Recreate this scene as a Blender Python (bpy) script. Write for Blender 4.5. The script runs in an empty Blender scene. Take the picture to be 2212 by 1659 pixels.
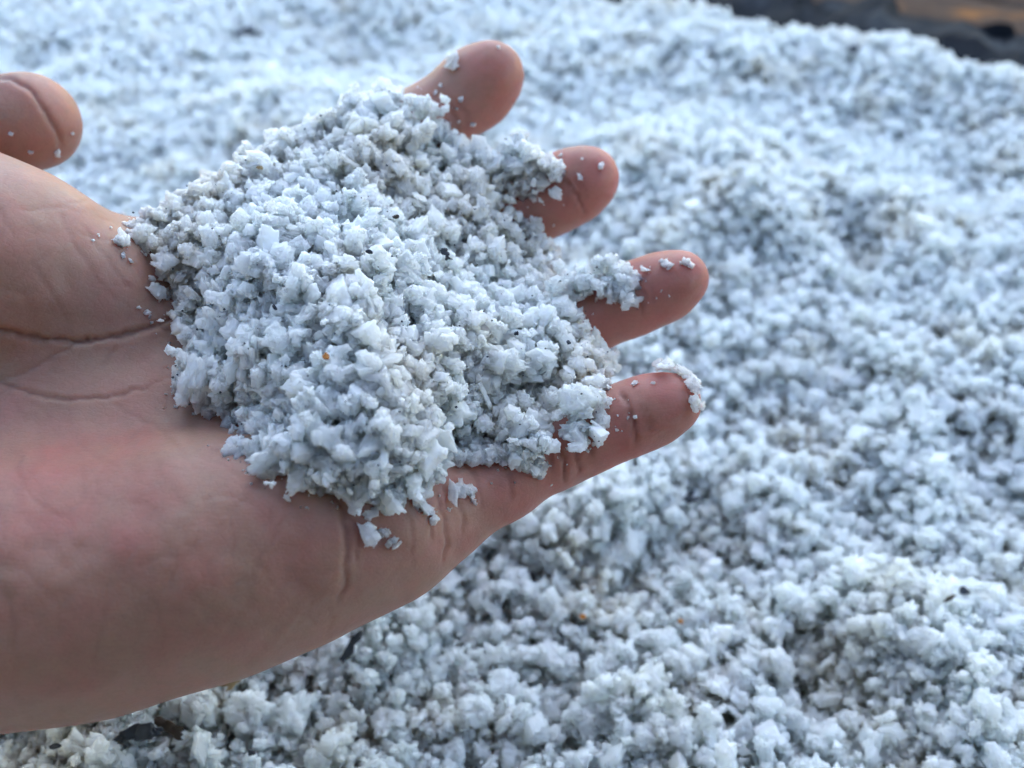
import bpy, math, random
import numpy as np
from mathutils import Vector, Matrix
from mathutils.bvhtree import BVHTree

random.seed(7)
rng = np.random.default_rng(7)
scene = bpy.context.scene

# ------------------------------------------------------------------ camera
CAM_H, PITCH = 0.20, math.radians(42.0)
FPX, CX, CY = 1841.0, 1106.0, 829.5            # focal length / centre on a 2212 x 1659 measuring grid
cam_d = bpy.data.cameras.new("camera")
cam = bpy.data.objects.new("camera", cam_d)
scene.collection.objects.link(cam)
cam.location = (0, 0, CAM_H)
cam.rotation_euler = (math.pi / 2 - PITCH, 0, 0)
cam_d.sensor_width = 36.0
cam_d.lens = 36.0 * FPX / 2212.0
cam_d.clip_start, cam_d.clip_end = 0.005, 50
cam_d.dof.use_dof = True
cam_d.dof.focus_distance = 0.158
cam_d.dof.aperture_fstop = 12.0
cam_d.dof.aperture_blades = 0
scene.camera = cam

# ------------------------------------------------------------------ light: overcast blue dusk
SUN_EL, SUN_AZ = math.radians(48), math.radians(12)
w = bpy.data.worlds.new("World")
scene.world = w
w.use_nodes = True
wn = w.node_tree
sky = wn.nodes.new("ShaderNodeTexSky")
sky.sky_type = 'NISHITA'
sky.sun_disc = False
sky.sun_elevation = SUN_EL
sky.sun_rotation = SUN_AZ
sky.air_density, sky.dust_density, sky.ozone_density = 1.5, 0.3, 1.6
bg = wn.nodes["Background"]
bg.inputs["Strength"].default_value = 0.15
wn.links.new(sky.outputs[0], bg.inputs["Color"])
sun_d = bpy.data.lights.new("sun", 'SUN')
sun_d.energy, sun_d.angle, sun_d.color = 0.55, math.radians(60), (1.0, 0.985, 0.96)
sun = bpy.data.objects.new("sun", sun_d)
scene.collection.objects.link(sun)
sdir = Vector((math.sin(SUN_AZ) * math.cos(SUN_EL), math.cos(SUN_AZ) * math.cos(SUN_EL), math.sin(SUN_EL)))
sun.rotation_euler = sdir.to_track_quat('Z', 'Y').to_euler()
scene.view_settings.view_transform = 'Standard'
scene.view_settings.look = 'None'
scene.view_settings.exposure = 1.42
scene.view_settings.gamma = 1.0
scene.cycles.use_denoising = True
scene.cycles.max_bounces = 24
scene.cycles.diffuse_bounces = 18
scene.cycles.transmission_bounces = 16
scene.cycles.use_adaptive_sampling = True
scene.cycles.adaptive_threshold = 0.06

# ------------------------------------------------------------------ helpers
CAMP = np.array([0, 0, CAM_H])
AX_R = np.array([1.0, 0, 0])
AX_F = np.array([0, math.cos(PITCH), -math.sin(PITCH)])
AX_U = np.array([0, math.sin(PITCH), math.cos(PITCH)])


def pix_cam(px, py, d):
    """measuring-grid position + depth -> camera space (right, up, depth)"""
    px, py, d = np.broadcast_arrays(np.asarray(px, float), np.asarray(py, float), np.asarray(d, float))
    return np.stack([(px - CX) / FPX * d, -(py - CY) / FPX * d, d], -1)


def cam_world(p):
    p = np.asarray(p, float)
    return CAMP + p[..., 0:1] * AX_R + p[..., 1:2] * AX_U + p[..., 2:3] * AX_F


def world_pix(p):
    q = np.asarray(p, float) - CAMP
    d = q @ AX_F
    return q @ AX_R / d * FPX + CX, -(q @ AX_U) / d * FPX + CY, d


def pix_world(px, py, d):
    return cam_world(pix_cam(px, py, d))


def hash2(i, j, s):
    n = (i.astype(np.int64) * 374761393 + j.astype(np.int64) * 668265263 + s * 974634761) & 0xFFFFFFFF
    n = ((n ^ (n >> 13)) * 1274126177) & 0xFFFFFFFF
    n = n ^ (n >> 16)
    return (n & 0xFFFFFF) / float(0xFFFFFF)


def vnoise(x, y, s=0):
    """smooth value noise, -1..1, unit lattice"""
    x, y = np.asarray(x, float), np.asarray(y, float)
    i, j = np.floor(x), np.floor(y)
    u, v = x - i, y - j
    u, v = u * u * (3 - 2 * u), v * v * (3 - 2 * v)
    a, b = hash2(i, j, s), hash2(i + 1, j, s)
    c, d = hash2(i, j + 1, s), hash2(i + 1, j + 1, s)
    return ((a * (1 - u) + b * u) * (1 - v) + (c * (1 - u) + d * u) * v) * 2 - 1


def fbm(x, y, s=0, o=3):
    t, a = 0, 1.0
    for k in range(o):
        t = t + a * vnoise(x * 2 ** k + 17.3 * k, y * 2 ** k - 9.1 * k, s + k)
        a *= 0.5
    return t


def surface_nets(F, o, h):
    sh = np.array(F.shape) - 1
    S = F < 0
    c = np.zeros(sh, np.int8)
    offs = [(a, b, e) for a in (0, 1) for b in (0, 1) for e in (0, 1)]
    for a, b, e in offs:
        c += S[a:a + sh[0], b:b + sh[1], e:e + sh[2]]
    m = (c > 0) & (c < 8)
    ids = np.argwhere(m)
    idx = -np.ones(sh, np.int64)
    idx[m] = np.arange(len(ids))
    acc, cnt = np.zeros((len(ids), 3)), np.zeros(len(ids))
    for a in offs:
        for ax in range(3):
            if a[ax]:
                continue
            b = list(a); b[ax] = 1
            fa = F[tuple((ids + a).T)]
            fb = F[tuple((ids + b).T)]
            x = (fa < 0) != (fb < 0)
            t = np.where(x, fa / np.where(x, fa - fb, 1), 0)
            p = np.array(a, float)[None] + t[:, None] * (np.array(b) - np.array(a))[None]
            acc[x] += p[x]; cnt[x] += 1
    V = (ids + acc / cnt[:, None]) * h + np.asarray(o)
    quads = []
    for ax in range(3):
        u, v = (ax + 1) % 3, (ax + 2) % 3
        sl0 = [slice(1, -1)] * 3; sl1 = [slice(1, -1)] * 3
        sl0[ax] = slice(0, -1); sl1[ax] = slice(1, None)
        ch = S[tuple(sl0)] != S[tuple(sl1)]
        e = np.argwhere(ch)
        add = np.ones(3, int); add[ax] = 0
        e = e + add
        du, dv = np.zeros(3, int), np.zeros(3, int)
        du[u] = 1; dv[v] = 1
        q = np.stack([idx[tuple((e - du - dv).T)], idx[tuple((e - dv).T)], idx[tuple(e.T)], idx[tuple((e - du).T)]], 1)
        flip = ~S[tuple(e.T)]
        q[flip] = q[flip][:, ::-1]
        quads.append(q)
    Q = np.concatenate(quads)
    return V, Q[(Q >= 0).all(1)]


def mesh_from(name, V, Q, smooth=True):
    me = bpy.data.meshes.new(name)
    me.from_pydata(V.tolist(), [], Q.tolist())
    if smooth:
        me.polygons.foreach_set('use_smooth', [True] * len(me.polygons))
    me.update()
    return me


def link(name, me, mat=None, parent=None):
    o = bpy.data.objects.new(name, me)
    scene.collection.objects.link(o)
    if mat is not None and me is not None and not me.materials:
        me.materials.append(mat)
    if parent is not None:
        o.parent = parent
    return o


def tag(o, label, cat=None, group=None, kind=None):
    o['label'] = label
    if cat: o['category'] = cat
    if group: o['group'] = group
    if kind: o['kind'] = kind
    return o


class NT:
    def __init__(self, name):
        self.m = bpy.data.materials.new(name)
        self.m.use_nodes = True
        self.t = self.m.node_tree
        self.p = self.t.nodes["Principled BSDF"]

    def n(self, typ, **kw):
        nd = self.t.nodes.new(typ)
        for k, v in kw.items():
            if k.startswith('i_'):
                nd.inputs[k[2:].replace('_', ' ')].default_value = v
            else:
                setattr(nd, k, v)
        return nd

    def l(self, a, b):
        self.t.links.new(a, b)

    def mix(self, fac, a, b):
        nd = self.t.nodes.new("ShaderNodeMix")
        nd.data_type = 'RGBA'
        for sock, v in ((nd.inputs[0], fac), (nd.inputs[6], a), (nd.inputs[7], b)):
            if hasattr(v, 'is_linked') or hasattr(v, 'links'):
                self.l(v, sock)
            else:
                sock.default_value = v if not isinstance(v, tuple) else (*v, 1)
        return nd.outputs[2]

    def ramp(self, src, pts):
        nd = self.t.nodes.new("ShaderNodeValToRGB")
        el = nd.color_ramp.elements
        while len(el) < len(pts):
            el.new(0.5)
        for e, (p, c) in zip(el, pts):
            e.position = p
            e.color = (c, c, c, 1) if not isinstance(c, tuple) else (*c, 1)
        self.l(src, nd.inputs[0])
        return nd.outputs[0]


# ------------------------------------------------------------------ materials
def salt_material(packed=False, fine=False):
    k = NT("packed_salt" if packed else "salt_chip" if fine else "salt")
    oi = k.n("ShaderNodeObjectInfo")
    geo = k.n("ShaderNodeNewGeometry")
    no = k.n("ShaderNodeTexNoise", i_Scale=38.0, i_Detail=3.0)
    k.l(geo.outputs['Position'], no.inputs['Vector'])
    stain = k.ramp(no.outputs[0], [(0.50, 0.0), (0.70, 1.0)])
    c1 = k.mix(oi.outputs['Random'], (0.966, 0.995, 0.982), (0.945, 0.982, 0.96))
    c2 = k.mix(stain, c1, (0.90, 0.86, 0.75))
    f = k.n("ShaderNodeTexNoise", i_Scale=900.0, i_Detail=2.0)
    k.l(geo.outputs['Position'], f.inputs['Vector'])
    b = k.n("ShaderNodeBump", i_Strength=0.12, i_Distance=0.0003)
    k.l(f.outputs[0], b.inputs['Height'])
    k.l(b.outputs[0], k.p.inputs['Normal'])
    k.l(c2, k.p.inputs['Base Color'])
    k.p.inputs['Roughness'].default_value = 0.28
    k.p.inputs['IOR'].default_value = 1.45
    k.p.inputs['Specular IOR Level'].default_value = 0.45
    k.p.inputs['Subsurface Weight'].default_value = 1.0
    k.p.inputs['Subsurface Radius'].default_value = (1.0, 1.0, 0.9)
    k.p.inputs['Subsurface Scale'].default_value = 0.010
    k.p.inputs['Transmission Weight'].default_value = 0.25
    if fine:
        k.p.inputs['Subsurface Scale'].default_value = 0.004
        k.p.inputs['Transmission Weight'].default_value = 0.2
    if packed:                      # the solid bed under the loose crystals lets no light through
        k.p.inputs['Subsurface Weight'].default_value = 0.0
        k.p.inputs['Transmission Weight'].default_value = 0.0
        k.p.inputs['Roughness'].default_value = 0.8
    return k.m


def skin_material():
    k = NT("skin")
    geo = k.n("ShaderNodeNewGeometry")
    at = k.n("ShaderNodeAttribute", attribute_name="blush")
    cr = k.n("ShaderNodeAttribute", attribute_name="crease")
    n1 = k.n("ShaderNodeTexNoise", i_Scale=110.0, i_Detail=4.0)
    n2 = k.n("ShaderNodeTexNoise", i_Scale=1500.0, i_Detail=2.0)
    n3 = k.n("ShaderNodeTexNoise", i_Scale=420.0, i_Detail=3.0)
    v = k.n("ShaderNodeTexVoronoi", feature='DISTANCE_TO_EDGE', i_Scale=620.0)
    for nd in (n1, n2, n3, v):
        k.l(geo.outputs['Position'], nd.inputs['Vector'])
    base = k.mix(k.ramp(n1.outputs[0], [(0.35, 0.0), (0.68, 1.0)]), (0.36, 0.207, 0.148), (0.385, 0.182, 0.139))
    base = k.mix(k.ramp(n3.outputs[0], [(0.45, 0.0), (0.8, 0.5)]), base, (0.29, 0.175, 0.125))
    bl = k.n('ShaderNodeMath', operation='MULTIPLY')
    k.l(at.outputs['Fac'], bl.inputs[0]); k.l(k.ramp(n1.outputs[0], [(0.25, 0.45), (0.7, 1.0)]), bl.inputs[1])
    base = k.mix(bl.outputs[0], base, (0.42, 0.118, 0.10))
    lines = None
    for rot, sc in ((0.5, (170, 1500, 900)), (-0.8, (190, 1300, 900)), (1.5, (260, 1900, 900))):
        mp = k.n("ShaderNodeMapping")
        mp.inputs['Rotation'].default_value = (0, 0, rot)
        mp.inputs['Scale'].default_value = sc
        nn = k.n("ShaderNodeTexNoise", i_Scale=0.55, i_Detail=2.0, i_Distortion=0.5)
        k.l(geo.outputs['Position'], mp.inputs['Vector']); k.l(mp.outputs[0], nn.inputs['Vector'])
        rr = k.ramp(nn.outputs[0], [(0.475, 0.0), (0.5, 1.0), (0.525, 0.0)])
        if lines is None:
            lines = rr
        else:
            mm = k.n("ShaderNodeMath", operation='MAXIMUM')
            k.l(lines, mm.inputs[0]); k.l(rr, mm.inputs[1]); lines = mm.outputs[0]
    lf = k.n("ShaderNodeMath", operation='MULTIPLY'); lf.inputs[1].default_value = 0.16
    k.l(lines, lf.inputs[0])
    base = k.mix(lf.outputs[0], base, (0.22, 0.10, 0.07))
    pores = k.n("ShaderNodeTexNoise", i_Scale=2600.0, i_Detail=1.0)
    k.l(geo.outputs['Position'], pores.inputs['Vector'])
    base = k.mix(k.ramp(pores.outputs[0], [(0.55, 0.0), (0.8, 0.45)]), base, (0.27, 0.14, 0.105))
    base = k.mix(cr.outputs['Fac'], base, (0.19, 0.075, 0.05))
    k.l(base, k.p.inputs['Base Color'])
    mx = k.n("ShaderNodeMath", operation='ADD')
    k.l(n2.outputs[0], mx.inputs[0]); k.l(k.ramp(v.outputs['Distance'], [(0.0, 0.0), (0.16, 0.9)]), mx.inputs[1])
    sb = k.n("ShaderNodeMath", operation='SUBTRACT')
    lb = k.n("ShaderNodeMath", operation='MULTIPLY'); lb.inputs[1].default_value = 0.8
    k.l(lines, lb.inputs[0]); k.l(mx.outputs[0], sb.inputs[0]); k.l(lb.outputs[0], sb.inputs[1])
    b = k.n("ShaderNodeBump", i_Strength=0.09, i_Distance=0.0005)
    k.l(sb.outputs[0], b.inputs['Height'])
    k.l(b.outputs[0], k.p.inputs['Normal'])
    k.p.inputs['Roughness'].default_value = 0.46
    k.p.inputs['Specular IOR Level'].default_value = 0.28
    k.p.inputs['Subsurface Weight'].default_value = 0.6
    k.p.inputs['Subsurface Radius'].default_value = (1.0, 0.32, 0.18)
    k.p.inputs['Subsurface Scale'].default_value = 0.010
    return k.m


def plain(name, col, rough=0.7, var=0.35, scale=300.0, bump=0.3):
    k = NT(name)
    geo = k.n("ShaderNodeNewGeometry")
    no = k.n("ShaderNodeTexNoise", i_Scale=scale, i_Detail=4.0)
    k.l(geo.outputs['Position'], no.inputs['Vector'])
    dk = tuple(c * (1 - var) for c in col)
    lt = tuple(min(1, c * (1 + var)) for c in col)
    k.l(k.mix(k.ramp(no.outputs[0], [(0.3, 0.0), (0.7, 1.0)]), dk, lt), k.p.inputs['Base Color'])
    b = k.n("ShaderNodeBump", i_Strength=bump, i_Distance=0.001)
    k.l(no.outputs[0], b.inputs['Height'])
    k.l(b.outputs[0], k.p.inputs['Normal'])
    k.p.inputs['Roughness'].default_value = rough
    return k.m


def wood(name, a, bcol, worn, rough=0.7):
    k = NT(name)
    tc = k.n("ShaderNodeTexCoord")
    mp = k.n("ShaderNodeMapping")
    mp.inputs['Scale'].default_value = (4, 60, 60)
    k.l(tc.outputs['Object'], mp.inputs['Vector'])
    n1 = k.n("ShaderNodeTexNoise", i_Scale=1.0, i_Detail=6.0, i_Distortion=0.6)
    k.l(mp.outputs[0], n1.inputs['Vector'])
    n2 = k.n("ShaderNodeTexNoise", i_Scale=22.0, i_Detail=5.0)
    k.l(tc.outputs['Object'], n2.inputs['Vector'])
    c = k.mix(k.ramp(n1.outputs[0], [(0.35, 0.0), (0.65, 1.0)]), a, bcol)
    c = k.mix(k.ramp(n2.outputs[0], [(0.52, 0.0), (0.68, 1.0)]), c, worn)
    k.l(c, k.p.inputs['Base Color'])
    b = k.n("ShaderNodeBump", i_Strength=0.5, i_Distance=0.003)
    k.l(n1.outputs[0], b.inputs['Height'])
    k.l(b.outputs[0], k.p.inputs['Normal'])
    k.p.inputs['Roughness'].default_value = rough
    return k.m


M_SALT = salt_material()
M_BED = salt_material(True)
M_CHIP = salt_material(False, True)
M_SKIN = skin_material()
M_DARK = plain("dark_grit", (0.03, 0.034, 0.045), 0.45)
M_BROWN = plain("brown_bark", (0.055, 0.038, 0.026), 0.8)
M_ORANGE = plain("orange_rust", (0.55, 0.20, 0.035), 0.6)
M_TAN = plain("tan_grit", (0.36, 0.25, 0.12), 0.7)
M_HAIR = plain("hair_brown", (0.035, 0.022, 0.016), 0.5)
M_TIMBER = wood("dark_timber", (0.006, 0.007, 0.010), (0.018, 0.020, 0.025), (0.045, 0.05, 0.057))
for nd_ in [M_TIMBER.node_tree.nodes['Principled BSDF']]:
    nd_.inputs['Roughness'].default_value = 0.95
    nd_.inputs['Specular IOR Level'].default_value = 0.12
M_PLANK = wood("brown_plank", (0.05, 0.033, 0.025), (0.11, 0.058, 0.032), (0.26, 0.105, 0.03), 0.5)


M_PLANK.node_tree.nodes['Principled BSDF'].inputs['Roughness'].default_value = 0.9
M_PLANK.node_tree.nodes['Principled BSDF'].inputs['Specular IOR Level'].default_value = 0.12

# ------------------------------------------------------------------ the heap the hand is held over
def plane_pt(px, py, z=0.0):
    dirv = cam_world(pix_cam(px, py, 1.0)) - CAMP
    t = (z - CAM_H) / dirv[..., 2]
    return CAMP + dirv * t[..., None] if np.ndim(t) else CAMP + dirv * t


E0, E1 = plane_pt(1400, 2), plane_pt(2230, 196)
EDIR = (E1 - E0)[:2] / np.linalg.norm((E1 - E0)[:2])
ENRM = np.array([-EDIR[1], EDIR[0]])
if ENRM[1] < 0:
    ENRM = -ENRM


def gauss(x, y, gx, gy, sx, sy):
    return np.exp(-((x - gx) / sx) ** 2 - ((y - gy) / sy) ** 2)


FEATURES = []                      # (x, y, sx, sy, height)
for px, py, r, hgt in ((330, 1500, 330, 0.020), (1850, 505, 75, -0.012), (1650, 560, 60, -0.006), (2040, 1420, 190, 0.012), (1540, 1110, 110, -0.009),
                       (1380, 1180, 90, -0.006), (2150, 980, 110, -0.008), (1900, 1060, 100, -0.006), (1990, 900, 140, 0.008),
                       (1250, 1560, 260, -0.004), (1780, 1420, 70, -0.010), (1000, 1400, 200, -0.006), (300, 200, 40, -0.010),
                       (1200, 180, 45, -0.006), (1500, 330, 190, 0.008), (1960, 170, 130, 0.014), (2160, 200, 80, 0.008), (2090, 350, 110, -0.008),
                       (1790, 110, 90, 0.008), (760, 60, 150, -0.008), (1300, 60, 90, -0.006), (60, 120, 80, -0.008), (560, 440, 90, -0.004)):
    g = plane_pt(px, py)
    hgt = hgt * (1.7 if hgt < 0 else 1.0)
    dd = (g - CAMP) @ AX_F
    FEATURES.append((g[0], g[1], r / FPX * dd, r / FPX * dd / 0.6, hgt))


def heap_z(x, y):
    z = 0.010 * fbm(x / 0.11, y / 0.11, 3, 2) + (0.85 + 0.75 * vnoise(x / 0.085, y / 0.085, 51)) * (1 - 0.6 * np.clip((y - 0.36) / 0.16, 0, 1) * np.clip((0.12 - x) / 0.2, 0, 1)) * (0.0088 * (np.abs(fbm(x / 0.034, y / 0.034, 11, 2)) - 0.4) + 0.0036 * (np.abs(vnoise(x / 0.0125, y / 0.0125, 21)) - 0.4))
    for gx, gy, sx, sy, hgt in FEATURES:
        z = z + hgt * gauss(x, y, gx, gy, sx, sy)
    e = 0.026 + (x - E0[0]) * ENRM[0] + (y - E0[1]) * ENRM[1] + 0.016 * fbm(x / 0.06, y / 0.06, 41, 2)
    e = np.maximum(e, 0)
    return z - np.where(e < 0.02, 20 * e * e, 0.008 + 0.8 * (e - 0.02))


def pix_ground(px, py):
    """where the line of sight meets the heap"""
    d = cam_world(pix_cam(px, py, 1.0)) - CAMP
    t = 0.08
    for _ in range(900):
        p = CAMP + d * t
        if p[2] < heap_z(p[0], p[1]):
            break
        t += 0.0008
    return CAMP + d * t


gx = np.linspace(-0.55, 0.75, 420)
gy = np.linspace(-0.06, 1.05, 360)
X, Y = np.meshgrid(gx, gy, indexing='ij')
Z = np.maximum(heap_z(X, Y) - 0.014, -0.118)
V = np.stack([X, Y, Z], -1).reshape(-1, 3)
ii = np.arange(len(gx) * len(gy)).reshape(len(gx), len(gy))
Q = np.stack([ii[:-1, :-1], ii[1:, :-1], ii[1:, 1:], ii[:-1, 1:]], -1).reshape(-1, 4)
ground = link("ground", mesh_from("ground", V, Q), M_BED)
tag(ground, "packed white salt at the base of the salt heap", None, None, 'structure')


# ------------------------------------------------------------------ salt crystal shapes
def crystal_mesh(name, seed, core, nbox, lo_e, hi_e, res=40):
    """salt: a few larger cubes grown together with many small ones on their faces"""
    r = np.random.default_rng(seed)
    lin = np.linspace(-1.3, 1.3, res)
    h = lin[1] - lin[0]
    P = np.stack(np.meshgrid(lin, lin, lin, indexing='ij'), -1)
    F = np.full(P.shape[:3], 9.0)

    def box(c, ext, Rm):
        q = np.abs((P - c) @ (Rm @ (np.eye(3) + 0.28 * r.uniform(-1, 1, (3, 3))))) - ext
        return np.linalg.norm(np.maximum(q, 0), axis=-1) + np.minimum(q.max(-1), 0) - 0.02

    cores = []
    for b in range(core):
        Rm, _ = np.linalg.qr(r.normal(size=(3, 3)))
        c = r.normal(size=3) * (0.34 if core > 1 else 0) * np.array([1, 1, 0.6])
        n = np.linalg.norm(c); c = c * min(1, 0.6 / max(n, 1e-6))
        ext = r.uniform(0.26, 0.56, 3) * np.array([1, 1, 0.5]) if core > 1 else r.uniform(0.5, 0.85, 3)
        cores.append((c, ext, Rm))
        F = np.minimum(F, box(c, ext, Rm))
    for b in range(nbox):
        c0, ext0, R0 = cores[r.integers(len(cores))]
        l = r.uniform(-1, 1, 3)
        ax = r.integers(3); l[ax] = np.sign(l[ax])
        c = c0 + R0 @ (l * ext0)
        n = np.linalg.norm(c); c = c * min(1, 0.98 / max(n, 1e-6))
        Rm, _ = np.linalg.qr(R0 + 0.55 * r.normal(size=(3, 3)))
        F = np.minimum(F, box(c, r.uniform(lo_e, hi_e, 3), Rm))
    nz = vnoise(P[..., 0] * 7 + P[..., 2] * 3.3, P[..., 1] * 7 - P[..., 2] * 4.1, seed)
    F = F + 0.05 * nz + 0.025 * vnoise(P[..., 0] * 17 - P[..., 2] * 9.3, P[..., 1] * 17 + P[..., 2] * 8.1, seed + 5)
    V, Q = surface_nets(F, (-1.3,) * 3, h)
    me = mesh_from(name, V, Q, smooth=SMOOTH)
    me.materials.append(M_CHIP if res == 30 else M_SALT)
    return me


SMOOTH = True
CLUMPS = [crystal_mesh("salt_clump_mesh", 100 + s, c, n, 0.08, 0.24) for s, (c, n) in enumerate(
    [(4, 14), (5, 18), (4, 12), (6, 14), (4, 20), (3, 16), (5, 12), (7, 14), (4, 16), (6, 20)])]
CUBES = [crystal_mesh("salt_crystal_mesh", 200 + s, c, n, 0.12, 0.32, 30) for s, (c, n) in enumerate([(1, 3), (1, 5), (2, 4), (2, 7), (2, 5), (3, 6)])]
BIGS = [crystal_mesh("salt_lump_mesh", 300 + s, 8, 60, 0.05, 0.16, 60) for s in range(3)]
PROTOS = CLUMPS + CUBES
NCL = len(CLUMPS)

proto_col = bpy.data.collections.new("crystal_shapes")
for i, me in enumerate(PROTOS):
    po = bpy.data.objects.new("crystal_shape_%02d" % i, me)
    proto_col.objects.link(po)


def scatter(name, P, R, S, I):
    """one object of many crystals: geometry nodes put a crystal shape on every stored point"""
    me = bpy.data.meshes.new(name)
    me.from_pydata(P.tolist(), [], [])
    a = me.attributes.new("rot", 'FLOAT_VECTOR', 'POINT'); a.data.foreach_set('vector', R.astype(np.float32).ravel())
    a = me.attributes.new("siz", 'FLOAT_VECTOR', 'POINT'); a.data.foreach_set('vector', S.astype(np.float32).ravel())
    a = me.attributes.new("idx", 'INT', 'POINT'); a.data.foreach_set('value', I.astype(np.int32))
    o = link(name, me, M_SALT)
    me.materials.append(M_CHIP)
    g = bpy.data.node_groups.new(name, 'GeometryNodeTree')
    g.interface.new_socket('Geometry', in_out='INPUT', socket_type='NodeSocketGeometry')
    g.interface.new_socket('Geometry', in_out='OUTPUT', socket_type='NodeSocketGeometry')
    N = g.nodes
    gi, go = N.new('NodeGroupInput'), N.new('NodeGroupOutput')
    ci = N.new('GeometryNodeCollectionInfo')
    ci.inputs['Collection'].default_value = proto_col
    ci.inputs['Separate Children'].default_value = True
    ci.inputs['Reset Children'].default_value = True
    iop = N.new('GeometryNodeInstanceOnPoints')
    iop.inputs['Pick Instance'].default_value = True
    for nm, ty, sk in (("rot", 'FLOAT_VECTOR', 'Rotation'), ("siz", 'FLOAT_VECTOR', 'Scale'), ("idx", 'INT', 'Instance Index')):
        na = N.new('GeometryNodeInputNamedAttribute')
        na.data_type = ty
        na.inputs['Name'].default_value = nm
        g.links.new(na.outputs['Attribute'], iop.inputs[sk])
    g.links.new(gi.outputs[0], iop.inputs['Points'])
    g.links.new(ci.outputs[0], iop.inputs['Instance'])
    g.links.new(iop.outputs[0], go.inputs[0])
    m = o.modifiers.new("crystals", 'NODES')
    m.node_group = g
    return o


def rand_rot(n):
    return rng.uniform(0, 2 * math.pi, (n, 3))


def rand_siz(n, lo, hi, power=2.2):
    s = lo + (hi - lo) * rng.random(n) ** power
    return s[:, None] * rng.uniform(0.72, 1.2, (n, 3))


def rand_idx(n, pc=0.7):
    return np.where(rng.random(n) < pc, rng.integers(0, NCL, n), rng.integers(NCL, len(PROTOS), n))


def in_view(P, mx=800):
    px, py, d = world_pix(P)
    return (d > 0.05) & (px > -mx) & (px < 2212 + mx) & (py > -mx) & (py < 1659 + mx)


GP, GS = [], []
for layer, (sp, off, jit, s0, s1, pw) in enumerate(((0.0042, -0.0068, 0.0007, 0.0022, 0.0034, 1.2), (0.0040, -0.0030, 0.0007, 0.0017, 0.0032, 1.5), (0.0056, -0.0004, 0.0011, 0.0024, 0.0053, 1.5), (0.0046, 0.0018, 0.0010, 0.0006, 0.0017, 1.8),
                                                    (0.0042, -0.0108, 0.0010, 0.0024, 0.0036, 1.2), (0.0040, -0.0050, 0.0012, 0.0018, 0.0030, 1.2))):
    xs = np.arange(-0.52, 0.62, sp); ys = np.arange(-0.04, 0.98, sp)
    X, Y = np.meshgrid(xs, ys, indexing='ij')
    X = X.ravel() + rng.uniform(-.55, .55, X.size) * sp
    Y = Y.ravel() + rng.uniform(-.55, .55, Y.size) * sp
    keep = np.ones(X.size, bool)
    if layer == 2:
        keep = rng.random(X.size) < np.clip(0.80 + 0.35 * fbm(X / 0.022, Y / 0.022, 77, 2), 0.15, 1)
    if layer == 3:
        keep = rng.random(X.size) < 0.4
    far = np.clip((Y - 0.45) / 0.5, 0, 1)
    keep &= rng.random(X.size) > far * 0.4
    X, Y, far = X[keep], Y[keep], far[keep]
    P = np.stack([X, Y, heap_z(X, Y) + off + rng.normal(0, jit, X.size)], -1)
    k = in_view(P) & (P[:, 2] > -0.115)
    P = P[k]
    s = rand_siz(len(P), s0, s1, pw) * (1 + 0.2 * far[k])[:, None]
    GP.append(P); GS.append(s)
GP, GS = np.concatenate(GP), np.concatenate(GS)

# ------------------------------------------------------------------ the hand (one continuous surface)
# bones: (grid x, grid y, depth of centre, radius in grid units)
def tilt(y):
    return 1 + 0.10 * (900 - y) / 1000


def bone_pts(lst):
    return [(pix_cam(x, y, d * tilt(y)), r / FPX * d * tilt(y)) for x, y, d, r in lst]


CH = {
    'index': [(560, 565, .187, 112), (760, 395, .199, 98), (905, 285, .201, 84), (1030, 189, .197, 80), (1062, 163, .194, 71)],
    'middle': [(670, 680, .183, 125), (900, 568, .198, 95), (1110, 466, .199, 78), (1196, 424, .196, 76), (1250, 396, .192, 74), (1275, 383, .190, 60)],
    'ring': [(770, 870, .174, 118), (1010, 800, .189, 95), (1230, 705, .188, 81), (1370, 645, .184, 74), (1440, 617, .181, 70), (1474, 600, .179, 56)],
    'pinky': [(835, 1118, .163, 148), (965, 1094, .1655, 98), (1080, 1033, .168, 88), (1204, 967, .170, 81), (1280, 936, .1695, 76), (1365, 902, .1685, 75), (1425, 880, .1675, 69), (1457, 868, .1665, 57)],
    'thumb': [(-420, 420, .176, 150), (-180, 335, .182, 122), (-60, 290, .181, 112), (66, 262, .180, 102)],
}
PALM = [
    [(-1350, 1010, .185, 300), (-760, 960, .180, 300), (-480, 940, .177, 300)],
    [(-480, 1100, .170, 330), (-300, 1262, .165, 288), (0, 1258, .160, 280), (231, 1248, .160, 258), (490, 1190, .160, 238), (700, 1140, .161, 195), (835, 1118, .163, 148)],
    [(-480, 800, .172, 300), (-300, 500, .166, 250), (-110, 562, .163, 232), (55, 602, .162, 197), (200, 640, .166, 150)],
    [(-480, 900, .178, 260), (100, 690, .178, 170), (560, 565, .187, 112)],
    [(-480, 940, .178, 260), (120, 820, .175, 165), (670, 680, .183, 125)],
    [(-480, 980, .176, 260), (150, 960, .171, 175), (770, 870, .174, 118)],
    [(560, 565, .187, 112), (670, 680, .183, 125)], [(670, 680, .183, 125), (770, 870, .174, 118)],
    [(770, 870, .174, 118), (835, 1118, .163, 148)],
    [(680, 500, .196, 95), (790, 620, .191, 108), (890, 830, .183, 108), (900, 1070, .168, 110)],
    [(55, 610, .170, 140), (330, 640, .183, 100), (560, 550, .190, 85)],
]


def seg_sdf(P, a, ra, b, rb):
    ab = b - a
    t = np.clip(((P - a) @ ab) / (ab @ ab), 0, 1)
    return np.linalg.norm(P - a - t[..., None] * ab, axis=-1) - (ra + (rb - ra) * t)


def smin(a, b, k):
    h = np.clip(0.5 + 0.5 * (b - a) / k, 0, 1)
    return b + (a - b) * h - k * h * (1 - h)


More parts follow.
